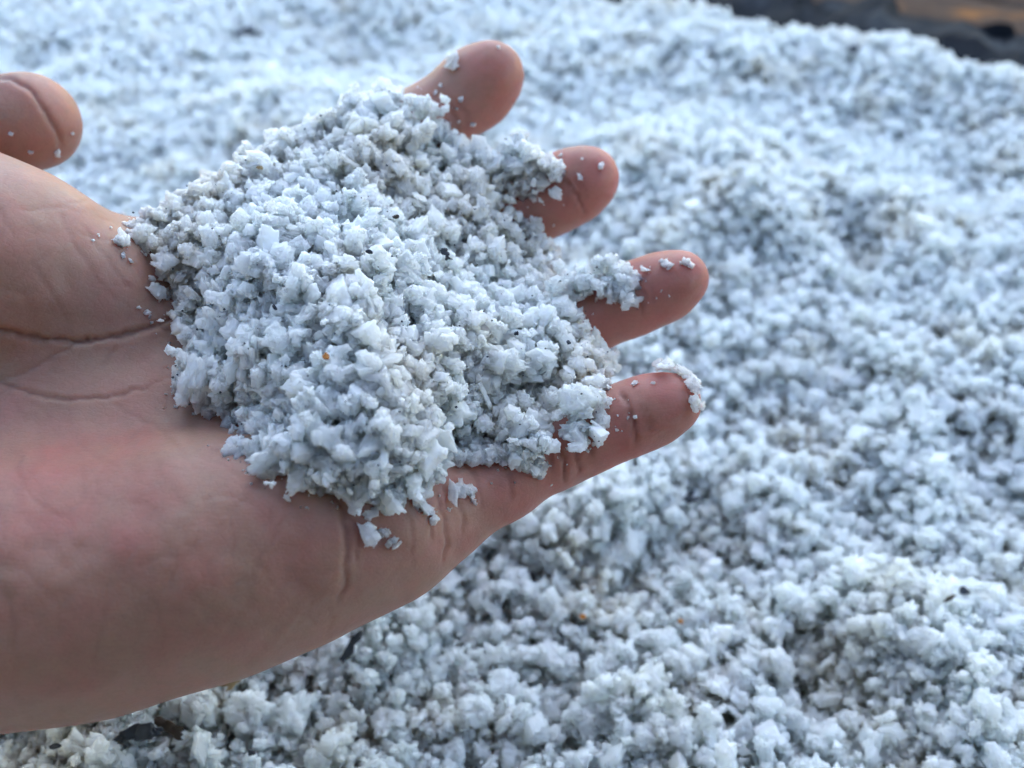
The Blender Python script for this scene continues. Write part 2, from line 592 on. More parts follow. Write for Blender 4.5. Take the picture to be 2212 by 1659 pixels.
VOX = 0.00115
lo = np.array([-0.235, -0.090, 0.105]); hi = np.array([0.058, 0.100, 0.240])
axs = [np.arange(lo[i], hi[i], VOX) for i in range(3)]
shape = tuple(len(a) for a in axs)


def add_chain(F, chain, k, kc=0.0035):
    """smooth-union a bone chain into F, only evaluated round the chain"""
    bp = bone_pts(chain)
    C0 = None
    mn = np.min([p - r for p, r in bp], 0) - 0.014
    mx = np.max([p + r for p, r in bp], 0) + 0.014
    sl = tuple(slice(max(0, int((mn[i] - lo[i]) / VOX)), min(shape[i], int((mx[i] - lo[i]) / VOX) + 2)) for i in range(3))
    P = np.stack(np.meshgrid(*[axs[i][sl[i]] for i in range(3)], indexing='ij'), -1).astype(np.float32)
    for (a, ra), (b, rb) in zip(bp[:-1], bp[1:]):
        d = seg_sdf(P, a, ra, b, rb)
        C0 = d if C0 is None else smin(C0, d, kc)
    F[sl] = smin(F[sl], C0, k)


F = np.full(shape, 0.03, np.float32)
for c in PALM:
    add_chain(F, c, 0.009, 0.010)
for nm, c in CH.items():
    add_chain(F, c, 0.0035 if nm != 'thumb' else 0.004)
F[0], F[-1], F[:, 0], F[:, -1], F[:, :, 0], F[:, :, -1] = [np.maximum(f, 0.001) for f in (F[0], F[-1], F[:, 0], F[:, -1], F[:, :, 0], F[:, :, -1])]
V, Q = surface_nets(F, lo, VOX)
# camera space (right, up, depth) is left-handed, so the winding turns over on the way to the world
tmp_me = mesh_from("hand_tmp", cam_world(V), Q[:, ::-1])
tmp = bpy.data.objects.new("hand_tmp", tmp_me)
scene.collection.objects.link(tmp)
sm = tmp.modifiers.new("s", 'SMOOTH'); sm.factor = 0.5; sm.iterations = 5
ss = tmp.modifiers.new("d", 'SUBSURF'); ss.levels = 1; ss.render_levels = 1
hand_me = bpy.data.meshes.new_from_object(tmp.evaluated_get(bpy.context.evaluated_depsgraph_get()))
bpy.data.objects.remove(tmp); bpy.data.meshes.remove(tmp_me)
hand_me.name = "person"
nV = len(hand_me.vertices)
co = np.empty(nV * 3); hand_me.vertices.foreach_get('co', co); co = co.reshape(-1, 3)
no = np.empty(nV * 3); hand_me.vertices.foreach_get('normal', no); no = no.reshape(-1, 3)
view = co - CAMP; view /= np.linalg.norm(view, axis=1)[:, None]
front = np.clip(-(no * view).sum(1) * 3, 0, 1)
hpx, hpy, hd = world_pix(co)


def poly_dist(px, py, pts):
    best = np.full(len(px), 1e9); tt = np.zeros(len(px))
    L = len(pts) - 1
    for i in range(L):
        a, b = np.array(pts[i], float), np.array(pts[i + 1], float)
        ab = b - a
        t = np.clip(((px - a[0]) * ab[0] + (py - a[1]) * ab[1]) / (ab @ ab), 0, 1)
        d = np.hypot(px - a[0] - t * ab[0], py - a[1] - t * ab[1])
        m = d < best
        best[m] = d[m]; tt[m] = (i + t[m]) / L
    return best, tt


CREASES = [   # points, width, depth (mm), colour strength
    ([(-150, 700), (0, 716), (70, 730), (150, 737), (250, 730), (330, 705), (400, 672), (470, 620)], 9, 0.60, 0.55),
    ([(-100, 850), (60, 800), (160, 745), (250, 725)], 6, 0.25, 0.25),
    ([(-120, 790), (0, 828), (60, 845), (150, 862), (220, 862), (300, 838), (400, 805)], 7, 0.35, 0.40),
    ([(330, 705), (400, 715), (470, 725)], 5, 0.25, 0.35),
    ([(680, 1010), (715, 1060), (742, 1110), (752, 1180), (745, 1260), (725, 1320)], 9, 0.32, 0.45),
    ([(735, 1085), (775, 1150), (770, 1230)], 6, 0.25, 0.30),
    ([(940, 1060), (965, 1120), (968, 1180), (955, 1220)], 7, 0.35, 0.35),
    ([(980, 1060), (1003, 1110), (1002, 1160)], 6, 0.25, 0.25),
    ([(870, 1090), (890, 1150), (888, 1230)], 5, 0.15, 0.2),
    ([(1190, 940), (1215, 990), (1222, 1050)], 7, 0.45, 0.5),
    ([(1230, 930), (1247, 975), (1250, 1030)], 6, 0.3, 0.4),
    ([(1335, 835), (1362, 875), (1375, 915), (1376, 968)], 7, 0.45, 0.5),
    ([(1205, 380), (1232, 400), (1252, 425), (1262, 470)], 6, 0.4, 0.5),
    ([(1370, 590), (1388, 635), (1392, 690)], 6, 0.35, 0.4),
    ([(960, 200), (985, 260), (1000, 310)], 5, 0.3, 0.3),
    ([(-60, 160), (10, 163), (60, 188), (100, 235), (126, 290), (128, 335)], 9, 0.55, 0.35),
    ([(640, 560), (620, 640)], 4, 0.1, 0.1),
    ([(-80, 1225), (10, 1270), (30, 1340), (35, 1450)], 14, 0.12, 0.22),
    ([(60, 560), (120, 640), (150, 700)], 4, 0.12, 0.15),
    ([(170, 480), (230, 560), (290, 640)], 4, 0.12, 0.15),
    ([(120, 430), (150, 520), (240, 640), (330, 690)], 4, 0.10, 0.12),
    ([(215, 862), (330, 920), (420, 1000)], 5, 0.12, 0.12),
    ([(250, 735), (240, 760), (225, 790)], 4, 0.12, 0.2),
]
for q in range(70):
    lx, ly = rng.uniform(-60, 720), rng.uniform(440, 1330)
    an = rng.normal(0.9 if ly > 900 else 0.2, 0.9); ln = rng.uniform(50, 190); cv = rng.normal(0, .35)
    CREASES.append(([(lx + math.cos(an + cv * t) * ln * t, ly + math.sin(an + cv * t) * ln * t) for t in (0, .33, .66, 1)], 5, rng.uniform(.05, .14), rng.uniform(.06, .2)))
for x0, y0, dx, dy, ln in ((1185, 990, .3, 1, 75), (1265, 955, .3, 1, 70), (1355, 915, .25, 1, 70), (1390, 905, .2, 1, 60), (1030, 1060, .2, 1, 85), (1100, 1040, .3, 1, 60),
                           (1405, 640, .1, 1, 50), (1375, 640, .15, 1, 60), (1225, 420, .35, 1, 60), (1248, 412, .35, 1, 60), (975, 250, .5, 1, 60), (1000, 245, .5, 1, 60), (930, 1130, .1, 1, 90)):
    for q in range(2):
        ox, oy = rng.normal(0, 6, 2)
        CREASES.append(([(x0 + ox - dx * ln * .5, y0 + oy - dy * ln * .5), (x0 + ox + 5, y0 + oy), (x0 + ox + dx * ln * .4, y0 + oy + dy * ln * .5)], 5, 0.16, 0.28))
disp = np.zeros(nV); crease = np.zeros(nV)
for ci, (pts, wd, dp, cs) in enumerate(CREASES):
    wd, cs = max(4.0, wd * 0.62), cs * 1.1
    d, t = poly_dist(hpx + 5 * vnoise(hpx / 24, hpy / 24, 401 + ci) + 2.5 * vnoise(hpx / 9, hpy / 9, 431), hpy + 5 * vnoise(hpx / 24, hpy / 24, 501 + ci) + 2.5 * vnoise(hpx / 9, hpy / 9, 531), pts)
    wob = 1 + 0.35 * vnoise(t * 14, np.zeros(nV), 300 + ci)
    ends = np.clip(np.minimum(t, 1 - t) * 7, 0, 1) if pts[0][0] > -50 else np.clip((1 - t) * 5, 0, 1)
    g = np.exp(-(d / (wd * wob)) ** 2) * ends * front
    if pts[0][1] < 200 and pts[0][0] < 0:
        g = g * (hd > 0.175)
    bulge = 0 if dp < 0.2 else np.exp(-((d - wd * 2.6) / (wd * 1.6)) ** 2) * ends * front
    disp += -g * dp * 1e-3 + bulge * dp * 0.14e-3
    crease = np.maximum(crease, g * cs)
# gentle unevenness of flesh and fine wrinkles that run across palm and finger bases
disp += front * (0.00035 * vnoise(hpx / 90, hpy / 90, 5) + 0.00012 * vnoise(hpx / 28, hpy / 34, 6))
wr = vnoise((hpx * 0.8 + hpy * 0.6) / 11, (hpy * 0.8 - hpx * 0.6) / 160, 8)
disp += -front * 0.00007 * np.clip(wr, 0, 1)
co2 = co + no * disp[:, None]
hand_me.vertices.foreach_set('co', co2.ravel())
blush = np.zeros(nV)
for bx, by, r, s in ((1450, 585, 75, .6), (1445, 860, 75, .75), (1060, 150, 95, .35), (1270, 370, 80, .35), (150, 1040, 150, .6), (280, 1100, 110, .4),
                     (420, 1235, 70, .25), (690, 1130, 90, .2), (1330, 920, 90, .15), (100, 200, 90, .2), (600, 1060, 130, .15), (20, 1330, 60, .2),
                     (980, 250, 80, .45), (1150, 440, 90, .2), (1270, 690, 90, .3)):
    blush = np.maximum(blush, s * np.exp(-((hpx - bx) ** 2 + (hpy - by) ** 2) / r ** 2))
fing = np.clip((hpx - 900) / 250, 0, 1) * 0.62
blush = np.maximum(blush, fing)
a = hand_me.attributes.new("blush", 'FLOAT', 'POINT'); a.data.foreach_set('value', blush.astype(np.float32))
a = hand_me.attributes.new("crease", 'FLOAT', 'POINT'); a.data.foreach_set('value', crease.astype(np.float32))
hand_me.polygons.foreach_set('use_smooth', [True] * len(hand_me.polygons))
hand_me.materials.clear(); hand_me.materials.append(M_SKIN)
hand_me.update()
person = link("person", hand_me)
tag(person, "bare left hand and wrist held out palm up, fingers spread under a mound of salt", "person")
bv_me_faces = np.empty(len(hand_me.polygons) * 4, np.int32)
hand_me.polygons.foreach_get('vertices', bv_me_faces)
BVH = BVHTree.FromPolygons(co2.tolist(), bv_me_faces.reshape(-1, 4).tolist())


def hand_hit(px, py):
    d = pix_world(px, py, 1.0) - CAMP
    hit = BVH.ray_cast(Vector(CAMP), Vector(d).normalized())
    if hit[0] is None:
        return None
    p = np.array(hit[0])
    return p, np.array(hit[1]), (p - CAMP) @ AX_F



# the rest of the person, standing behind the camera and leaning over the heap: shades the near side
def body_part(chains, extra=(), voxel=0.011, k=0.03):
    blo, bhi = np.array([-0.56, -0.80, -0.34]), np.array([0.46, 0.22, 0.78])
    ax = [np.arange(blo[i], bhi[i], voxel) for i in range(3)]
    P = np.stack(np.meshgrid(*ax, indexing='ij'), -1).astype(np.float32)
    B = np.full(P.shape[:3], 1.0, np.float32)
    for ch in chains:
        for (a, ra), (b, rb) in zip(ch[:-1], ch[1:]):
            B = smin(B, seg_sdf(P, np.array(a, np.float32), ra, np.array(b, np.float32), rb), k)
    for c, r3 in extra:
        q = (P - np.array(c, np.float32)) / np.array(r3, np.float32)
        B = smin(B, (np.linalg.norm(q, axis=-1) - 1) * min(r3), 0.008)
    for i in range(3):
        sl = [slice(None)] * 3
        for e in (0, -1):
            sl[i] = e
            B[tuple(sl)] = np.maximum(B[tuple(sl)], 0.001)
    return surface_nets(B, blo, voxel)


SH_L, SH_R = (-0.21, -0.15, 0.35), (0.21, -0.15, 0.35)
EL_L, EL_R = (-0.43, 0.0, 0.09), (0.30, -0.14, 0.12)
WR_L = tuple(cam_world(pix_cam(-1250, 1000, .184)))
SHIRT = [[((s_ * 0.08, -0.60, -0.22), 0.135), ((s_ * 0.11, -0.32, 0.03), 0.155), ((s_ * 0.12, -0.155, 0.29), 0.145)] for s_ in (-1, 1)] + [
         [((-0.09, -0.15, 0.35), 0.085), (SH_L, 0.076), (EL_L, 0.055), (tuple(0.35 * np.array(EL_L) + 0.65 * np.array(WR_L)), 0.050)],
         [((0.09, -0.15, 0.35), 0.085), (SH_R, 0.076), (EL_R, 0.055), ((0.19, -0.12, 0.16), 0.046)]]
SKINB = [[((0, -0.15, 0.36), 0.07), ((0, -0.08, 0.44), 0.058), ((0, -0.02, 0.53), 0.07)],
         [((0, -0.03, 0.56), 0.088), ((0, 0.01, 0.525), 0.082)],
         [(EL_L, 0.042), (WR_L, 0.036)], [(EL_R, 0.042), ((0.11, -0.09, 0.19), 0.027), ((0.075, -0.075, 0.205), 0.03)]]
bV, bQ = body_part(SKINB, [((0, 0.092, 0.505), (0.014, 0.02, 0.02)), ((-0.088, -0.02, 0.545), (0.012, 0.022, 0.032)), ((0.088, -0.02, 0.545), (0.012, 0.022, 0.032))])
sV, sQ = body_part(SHIRT)
hV, hQ = body_part([[((0, -0.055, 0.585), 0.086), ((0, -0.015, 0.60), 0.084)]])
M_SHIRT = plain("grey_cloth", (0.07, 0.075, 0.085), 0.9, 0.2, 500.0, 0.2)
me2 = bpy.data.meshes.new("body")
nb = len(co2)
allV = np.concatenate([co2, bV]); allQ = bv_me_faces.reshape(-1, 4)
person_me = mesh_from("person", allV, np.concatenate([allQ, bQ + nb]))
for nm, arr in (("blush", blush), ("crease", crease)):
    at_ = person_me.attributes.new(nm, 'FLOAT', 'POINT')
    at_.data.foreach_set('value', np.concatenate([arr, np.zeros(len(bV))]).astype(np.float32))
person_me.materials.append(M_SKIN)
person.data = person_me
bpy.data.meshes.remove(me2); bpy.data.meshes.remove(hand_me)
link("shirt", mesh_from("shirt", sV, sQ), M_SHIRT, person)
link("hair", mesh_from("hair", hV, hQ), M_HAIR, person)

# fine hairs on the wrist edge
HV, HF = [], []
for (x0, y0, x1, y1, x2, y2) in ((556, 1432, 575, 1440, 600, 1436), (545, 1436, 566, 1452, 584, 1455), (575, 1424, 600, 1424, 628, 1431), (528, 1442, 540, 1456, 545, 1468),
                                 (610, 1410, 640, 1412, 655, 1420), (470, 1462, 486, 1470, 500, 1470)):
    dep = 0.150
    A = [pix_world(x, y, dep) for x, y in ((x0 - 6, y0 - 6), (x0, y0), (x1, y1), (x2, y2))]
    b0 = len(HV)
    for i, p in enumerate(A):
        r = 0.00006 * (1 - 0.25 * i)
        for k in range(4):
            an = k * math.pi / 2
            HV.append(p + r * (math.cos(an) * AX_F + math.sin(an) * AX_U))
    for i in range(3):
        for k in range(4):
            HF.append((b0 + i * 4 + k, b0 + i * 4 + (k + 1) % 4, b0 + i * 4 + 4 + (k + 1) % 4, b0 + i * 4 + 4 + k))
link("arm_hair", mesh_from("arm_hair", np.array(HV), np.array(HF)), M_HAIR, person)

# ------------------------------------------------------------------ the mound of salt in the palm
OUT = [(245, 508), (330, 462), (395, 425), (460, 400), (520, 338), (640, 285), (710, 245), (765, 205), (830, 203), (880, 212), (962, 228), (972, 300), (1020, 330),
       (1062, 340), (1100, 305), (1140, 300), (1210, 372), (1165, 412), (1082, 400), (1092, 435), (1135, 460), (1165, 503), (1205, 560), (1245, 595), (1330, 568),
       (1385, 602), (1368, 648), (1310, 615), (1258, 645), (1262, 722), (1308, 768), (1320, 842), (1300, 942), (1262, 958), (1208, 915), (1180, 960), (1172, 1020), (1140, 1000), (1060, 985),
       (985, 990), (930, 1050), (865, 1082), (800, 1090), (740, 1062), (640, 1045), (575, 1015), (510, 975), (520, 905), (455, 885), (387, 858), (389, 771),
       (402, 733), (411, 709), (382, 706), (357, 660), (375, 629), (361, 577), (330, 546), (295, 527)]
OUTA = np.array(OUT, float)


def inside(px, py):
    r = np.zeros(len(px), bool)
    n = len(OUTA)
    for i in range(n):
        x0, y0 = OUTA[i]; x1, y1 = OUTA[(i + 1) % n]
        c = ((y0 > py) != (y1 > py)) & (px < (x1 - x0) * (py - y0) / (y1 - y0 + 1e-9) + x0)
        r ^= c
    return r


sp = 31.0
xs, ys = np.meshgrid(np.arange(230, 1400, sp), np.arange(190, 1100, sp * 0.9), indexing='ij')
mpx = xs.ravel() + rng.uniform(-.5, .5, xs.size) * sp
mpy = ys.ravel() + rng.uniform(-.5, .5, xs.size) * sp
k = inside(mpx, mpy)
mpx, mpy = mpx[k], mpy[k]
edge, _ = poly_dist(mpx, mpy, OUT + [OUT[0]])
hits = [hand_hit(x, y) for x, y in zip(mpx, mpy)]
hz = np.array([h[2] if h else np.nan for h in hits])
good = ~np.isnan(hz)
for i in np.where(~good)[0]:
    dd = np.hypot(mpx[good] - mpx[i], mpy[good] - mpy[i])
    j = np.argsort(dd)[:6]
    hz[i] = hz[good][j].mean()
smooth_hz = np.array([np.average(hz, weights=np.exp(-((mpx - x) ** 2 + (mpy - y) ** 2) / 70.0 ** 2)) for x, y in zip(mpx, mpy)])
s = np.clip(edge / 330, 0, 1)
thick = 0.0025 + 0.021 * (1 - (1 - s) ** 1.9)
top = smooth_hz - thick + 0.0022 * fbm(mpx / 95, mpy / 95, 61, 2) + 0.0012 * vnoise(mpx / 36, mpy / 36, 66)
top = np.minimum(top, hz - 0.0008)

MP, MS, MTOP = [], [], []
for i in range(len(mpx)):
    d = top[i] + 0.0024
    lay = 0
    while d < hz[i] + (0.004 if not good[i] else 0.0):
        jx, jy = rng.uniform(-8, 8, 2)
        if edge[i] < 25 and not good[i] and lay > 2:
            break
        MP.append(pix_world(mpx[i] + jx, mpy[i] + jy, d)); MTOP.append(False)
        MS.append(0.0018 + 0.0016 * rng.random() ** 1.5)
        d += 0.0027
        lay += 1
spt = 41.0
xs, ys = np.meshgrid(np.arange(230, 1400, spt), np.arange(190, 1100, spt * 0.9), indexing='ij')
tx = xs.ravel() + rng.uniform(-.5, .5, xs.size) * spt
ty = ys.ravel() + rng.uniform(-.5, .5, xs.size) * spt
k = inside(tx, ty) & (rng.random(tx.size) < 0.93)
tx, ty = tx[k], ty[k]
# a row of clumps along the rim keeps the outline of the mound
per = np.concatenate([np.linspace(OUTA[i], OUTA[(i + 1) % len(OUTA)], max(1, int(np.hypot(*(OUTA[(i + 1) % len(OUTA)] - OUTA[i])) / 26)), endpoint=False) for i in range(len(OUTA))])
cen = np.array([800.0, 640.0])
per = per + (cen - per) / np.linalg.norm(cen - per, axis=1)[:, None] * rng.uniform(8, 20, (len(per), 1))
tx, ty = np.concatenate([tx, per[:, 0]]), np.concatenate([ty, per[:, 1]])
nrow = len(tx) - len(per)
for i in range(len(tx)):
    j = int(np.argmin(np.hypot(mpx - tx[i], mpy - ty[i])))
    e = edge[j]
    d = min(top[j], hz[j] - 0.0006) + rng.normal(0, 0.0007)
    MP.append(pix_world(tx[i], ty[i], d)); MTOP.append(True)
    MS.append((0.0020 + 0.0014 * rng.random() ** 1.3) if i < nrow else (0.0013 + 0.0016 * rng.random() ** 1.5))
MP, MS, MTOP = np.array(MP), np.array(MS), np.array(MTOP)
# a thin scatter of small chips over the top of the mound
ntop = int(MTOP.sum())
chipk = rng.choice(np.where(MTOP)[0], int(ntop * 0.5))
CP = MP[chipk] + rng.normal(0, 0.0017, (len(chipk), 3)) - AX_F * 0.0008
CS = 0.0006 + 0.0011 * rng.random(len(chipk)) ** 1.5

DP, DS = [], []
for i in range(220):
    a_ = rng.integers(len(per))
    q_ = per[a_] + (per[a_] - cen) / np.linalg.norm(per[a_] - cen) * (18 + abs(rng.normal(0, 26))) + rng.normal(0, 10, 2)
    if inside(q_[:1], q_[1:])[0]:
        continue
    h_ = hand_hit(q_[0], q_[1])
    if h_ is None:
        continue
    r_ = 0.00018 + 0.00055 * rng.random() ** 3
    DP.append(h_[0] + h_[1] * r_ * 0.3); DS.append(r_)
CP, CS = np.concatenate([CP, DP]), np.concatenate([CS, DS])

# ------------------------------------------------------------------ crystals one can pick out, each an object of its own
n_obj = 0


def crystal(p, size, label, group, mesh=None, rot=None):
    global n_obj
    n_obj += 1
    me = mesh if mesh is not None else (random.choice(CLUMPS) if random.random() < 0.75 else random.choice(CUBES))
    o = bpy.data.objects.new("salt_crystal", me)
    scene.collection.objects.link(o)
    o.location = p
    o.rotation_euler = rot if rot is not None else [random.uniform(0, 6.28) for _ in range(3)]
    o.scale = size if hasattr(size, '__len__') else [size * random.uniform(.8, 1.15) for _ in range(3)]
    tag(o, label, "salt crystal", group)
    return o


LOOSE = [
    (985, 132, 19, "largest salt crystal stuck on the index fingertip", 'c'),
    (943, 198, 6, "tiny salt speck on the index finger nearest the mound", 'q'),
    (996, 214, 5, "tiny salt speck in the middle of the index finger pad", 'q'),
    (1022, 268, 5, "tiny salt speck low on the shaded index finger side", 'q'),
    (1076, 103, 4, "tiny salt speck at the very top of the index fingertip", 'q'),
    (1253, 382, 6, "tiny salt speck in the middle of the middle fingertip", 'q'),
    (1297, 360, 7, "small salt speck near the end of the middle fingertip", 'q'),
    (1440, 574, 11, "small salt flake on the ring fingertip, nearer the mound", 'c'),
    (1483, 570, 11, "small salt flake on the ring fingertip, at its very end", 'c'),
    (1425, 565, 6, "tiny salt speck left of the ring fingertip flakes", 'q'),
    (1430, 796, 20, "pale salt clump on the upper edge of the little fingertip", 'c'),
    (1472, 812, 19, "pale salt clump at the upper corner of the little fingertip", 'c'),
    (1492, 838, 19, "salt clump on the outer side of the little fingertip", 'c'),
    (1497, 874, 17, "lowest salt clump at the end of the little fingertip", 'c'),
    (1368, 833, 8, "small round salt grain on the little finger joint", 'q'),
    (1408, 828, 5, "tiny salt speck between grain and clumps on little finger", 'q'),
    (123, 331, 9, "largest salt flake low on the thumb tip", 'q'),
    (70, 328, 6, "small salt flake left of the largest one on the thumb", 'q'),
    (27, 288, 5, "tiny salt speck on the thumb near the photo's left edge", 'q'),
    (155, 288, 4, "tiny salt speck on the outer rim of the thumb", 'q'),
    (323, 622, 22, "rounded square salt crystal lying alone on the palm left of the mound", 'q'),
    (346, 588, 17, "pointed upright salt crystal above the square one on the palm", 'q'),
    (352, 638, 13, "small salt crystal between the square crystal and the mound", 'c'),
    (283, 567, 6, "bright small salt grain on the ball of the thumb", 'q'),
    (308, 548, 6, "small salt grain on the thumb ball nearest the mound", 'q'),
    (265, 553, 6, "faint small salt grain leftmost on the ball of the thumb", 'q'),
    (295, 664, 5, "tiny salt grain below the square crystal on the palm", 'q'),
    (787, 1138, 26, "broad salt flake below the mound on the crease by the little finger", 'q'),
    (812, 1108, 20, "salt flake joining the mound to the broad flake below it", 'q'),
    (828, 1150, 16, "salt flake right of the broad one below the mound", 'c'),
    (847, 1174, 13, "lowest salt flake below the mound, end of the chain", 'c'),
    (898, 1083, 13, "small salt chip above the tilted square flake by the little finger base", 'q'),
    (914, 1098, 15, "salt chip touching the tilted square flake by the little finger base", 'q'),
    (930, 1110, 15, "tilted square salt flake lying alone by the little finger base", 'q'),
    (978, 1072, 22, "clear chunky salt crystal below the mound on the little finger base", 'c'),
    (1006, 1060, 18, "salt crystal upper right of the clear chunky one on little finger", 'c'),
    (1022, 1080, 11, "small salt crystal right of the clear chunky one on little finger", 'q'),
    (1066, 992, 20, "salt crystal at the mound's lower edge over the little finger", 'c'),
    (1150, 985, 18, "salt crystal hanging down the little finger side of the mound", 'c'),
    (1166, 1012, 16, "lowest salt crystal of the tongue hanging over the little finger", 'c'),
]
for px, py, r, lab, ty in LOOSE:
    h = hand_hit(px, py)
    if h is None:
        hh = hand_hit(px - 12, py + 14) or hand_hit(px - 20, py + 25)
        if hh is None:
            continue
        h = (pix_world(px, py, hh[2]), hh[1], hh[2])
    sz = r / FPX * h[2] / 0.9 * 1.2
    tilt = Vector(h[1]).to_track_quat('Z', 'Y') @ Matrix.Rotation(random.uniform(0, 6.28), 3, 'Z').to_quaternion()
    crystal(h[0] + h[1] * sz * 0.35, (sz, sz * random.uniform(.75, 1.0), sz * 0.55), lab, "loose salt crystals stuck to the hand",
            random.choice(CLUMPS if ty == 'c' else CUBES), tilt.to_euler())

NAMED = [  # big clumps of the mound that stand out
    (578, 985, (60, 30, 22), -0.45, "long pale slab of salt at the mound's lower left edge"),
    (575, 912, (48, 36, 30), 0.3, "large round salt clump just above the long slab at the mound's lower left"),
    (425, 800, (36, 62, 24), 0.2, "tall flat salt plate at the mound's left edge beside the palm crease"),
    (600, 735, (44, 40, 24), 0.5, "broad white salt clump left of the mound's centre"),
    (1255, 860, (52, 44, 30), 0.2, "large salt clump on the mound's right edge over the little finger"),
    (1080, 775, (62, 36, 26), 0.1, "wide bright salt clump in the mound's lower right"),
    (870, 405, (30, 42, 20), -0.3, "bright upright salt flake in the mound's upper middle"),
    (940, 640, (60, 44, 30), 0.4, "broad white clump right of the mound's centre below the dark chip"),
]
for px, py, (a_, b_, c_), ang, lab in NAMED:
    j = int(np.argmin(np.hypot(mpx - px, mpy - py)))
    d = min(top[j], hz[j] - 0.002) - 0.0012 - c_ * 0.00005
    q = 0.85 / FPX * d / 0.95
    base_rot = Matrix(((1, 0, 0), (0, math.sin(PITCH), math.cos(PITCH)), (0, 0, 1))) if False else None
    quat = cam.rotation_euler.to_quaternion() @ Matrix.Rotation(-ang, 3, 'Z').to_quaternion() @ Matrix.Rotation(random.uniform(-.3, .3), 3, 'X').to_quaternion()
    crystal(pix_world(px, py, d), (a_ * q, b_ * q, c_ * q), lab, "big clumps in the palm mound", BIGS[px % 3], quat.to_euler())

ORD = ["nearest", "second nearest", "third nearest", "fourth nearest", "fifth nearest", "sixth nearest", "seventh nearest", "eighth nearest", "ninth nearest", "tenth nearest"]
DIRS = ["right of", "below and right of", "below", "below and left of", "left of", "above and left of", "above", "above and right of"]


def place_labels(px, py, marks):
    """name every crystal by the landmark it is closest to, the side it lies on and its turn outward"""
    buckets = {}
    for i in range(len(px)):
        m = min(range(len(marks)), key=lambda q: (marks[q][0] - px[i]) ** 2 + (marks[q][1] - py[i]) ** 2)
        k = int(round(math.atan2(py[i] - marks[m][1], px[i] - marks[m][0]) / (math.pi / 4))) % 8
        buckets.setdefault((m, k), []).append((math.hypot(px[i] - marks[m][0], py[i] - marks[m][1]), i))
    out = [""] * len(px)
    for (m, k), lst in buckets.items():
        for n, (_, i) in enumerate(sorted(lst)):
            out[i] = (ORD[n] + " large" if len(lst) > 1 else "large") + " salt clump " + DIRS[k] + " the " + marks[m][2]
    return out


MOUND_MARKS = [(960, 543, "black stone chip on the mound"), (705, 770, "orange speck in the mound"), (856, 468, "brown speck in the mound"),
               (1228, 740, "black speck at mound's right edge"), (940, 270, "index finger end of the mound"), (1120, 420, "middle finger side of the mound"),
               (1270, 620, "ring finger side of the mound"), (1310, 850, "little finger side of the mound"), (290, 515, "mound's pointed left tip"),
               (390, 715, "palm crease beside the mound"), (578, 985, "long pale slab in the mound"), (425, 800, "tall flat plate at mound's edge"),
               (800, 1085, "mound's lowest corner"), (870, 405, "bright upright flake in the mound"), (1080, 775, "wide bright clump in the mound"), (600, 735, "broad clump in mound's left"),
               (562, 362, "tan speck by mound's upper edge"), (593, 663, "black speck in mound's left half"), (797, 544, "small speck left of stone chip"), (1060, 985, "mound's edge over little finger")]
topi = np.where(MTOP)[0]
order = topi[np.argsort(-MS[topi])][:150]
opx, opy, _ = world_pix(MP[order])
for i, lab in zip(order, place_labels(opx, opy, MOUND_MARKS)):
    crystal(MP[i], MS[i], lab, "large clumps in the palm mound")
keepm = np.ones(len(MP), bool); keepm[order] = False
AP = np.concatenate([MP[keepm], CP]); AS = np.concatenate([MS[keepm], CS])
mound = scatter("salt_mound", AP, rand_rot(len(AP)), AS[:, None] * rng.uniform(.75, 1.2, (len(AP), 3)), np.where(AS < 0.0011, rng.integers(NCL, len(PROTOS), len(AP)), rand_idx(len(AP), 0.78)))
tag(mound, "mound of coarse wet white salt heaped on the open palm", "salt", None, 'stuff')

# foreground clumps of the heap that show largest
gpx, gpy, gd = world_pix(GP)
score = GS.mean(1) / gd
cand = np.where((gpx > 0) & (gpx < 2212) & (gpy > 1000) & (gpy < 1650))[0]
lowedge = np.interp(gpx[cand], [0, 300, 600, 930, 1200, 1500], [1567, 1525, 1420, 1240, 1060, 905])
cand = cand[(gpy[cand] > lowedge + 15)]
hgt = GP[cand, 2] - heap_z(GP[cand, 0], GP[cand, 1])
pick = cand[np.argsort(-(score[cand] / score[cand].max() + hgt * 120))][:100]
HEAP_MARKS = [(290, 1562, "large dark shard under the wrist"), (126, 1607, "black pebble in bottom left corner"), (756, 1385, "dark splinter under the hand"),
              (1490, 1072, "blue-grey chip by the little finger"), (543, 1625, "tiny pebble at the bottom edge"), (1258, 1331, "orange speck in the heap"),
              (1469, 1341, "rust-red speck in the heap"), (2082, 1280, "dark oval chip near right edge"), (1190, 1425, "smooth white lump in the heap"),
              (1082, 1482, "dome-shaped lump in the heap"), (535, 1530, "blocky lump below the wrist"), (985, 1640, "flat flake at the bottom edge"),
              (1790, 1420, "dark hollow in the bottom right"), (1380, 1600, "middle of the photo's bottom edge"), (2190, 1630, "photo's bottom right corner"), (1800, 1080, "hollow above the bottom right hump")]
for i, lab in zip(pick, place_labels(gpx[pick], gpy[pick], HEAP_MARKS)):
    crystal(GP[i], GS[i], lab, "large clumps in the near part of the heap", CLUMPS[i % NCL])
for px, py, a_, b_, lab in ((1190, 1425, 50, 36, "large smooth white salt lump below the wrist, bottom middle"), (1082, 1482, 44, 40, "bright dome-shaped salt lump, nearest the smooth white lump"),
                            (535, 1530, 40, 44, "blocky salt lump right below the wrist's lower edge"), (985, 1640, 34, 26, "white flat salt flake at the bottom edge of the photo")):
    g = pix_ground(px, py)
    d = (g - CAMP) @ AX_F
    q = d / FPX / 0.9
    crystal(g + np.array([0, 0, 0.001]), (a_ * q, b_ * q, b_ * q * 0.8), lab, "big lumps on the heap", BIGS[px % 3], (0.4, 0.2, px))
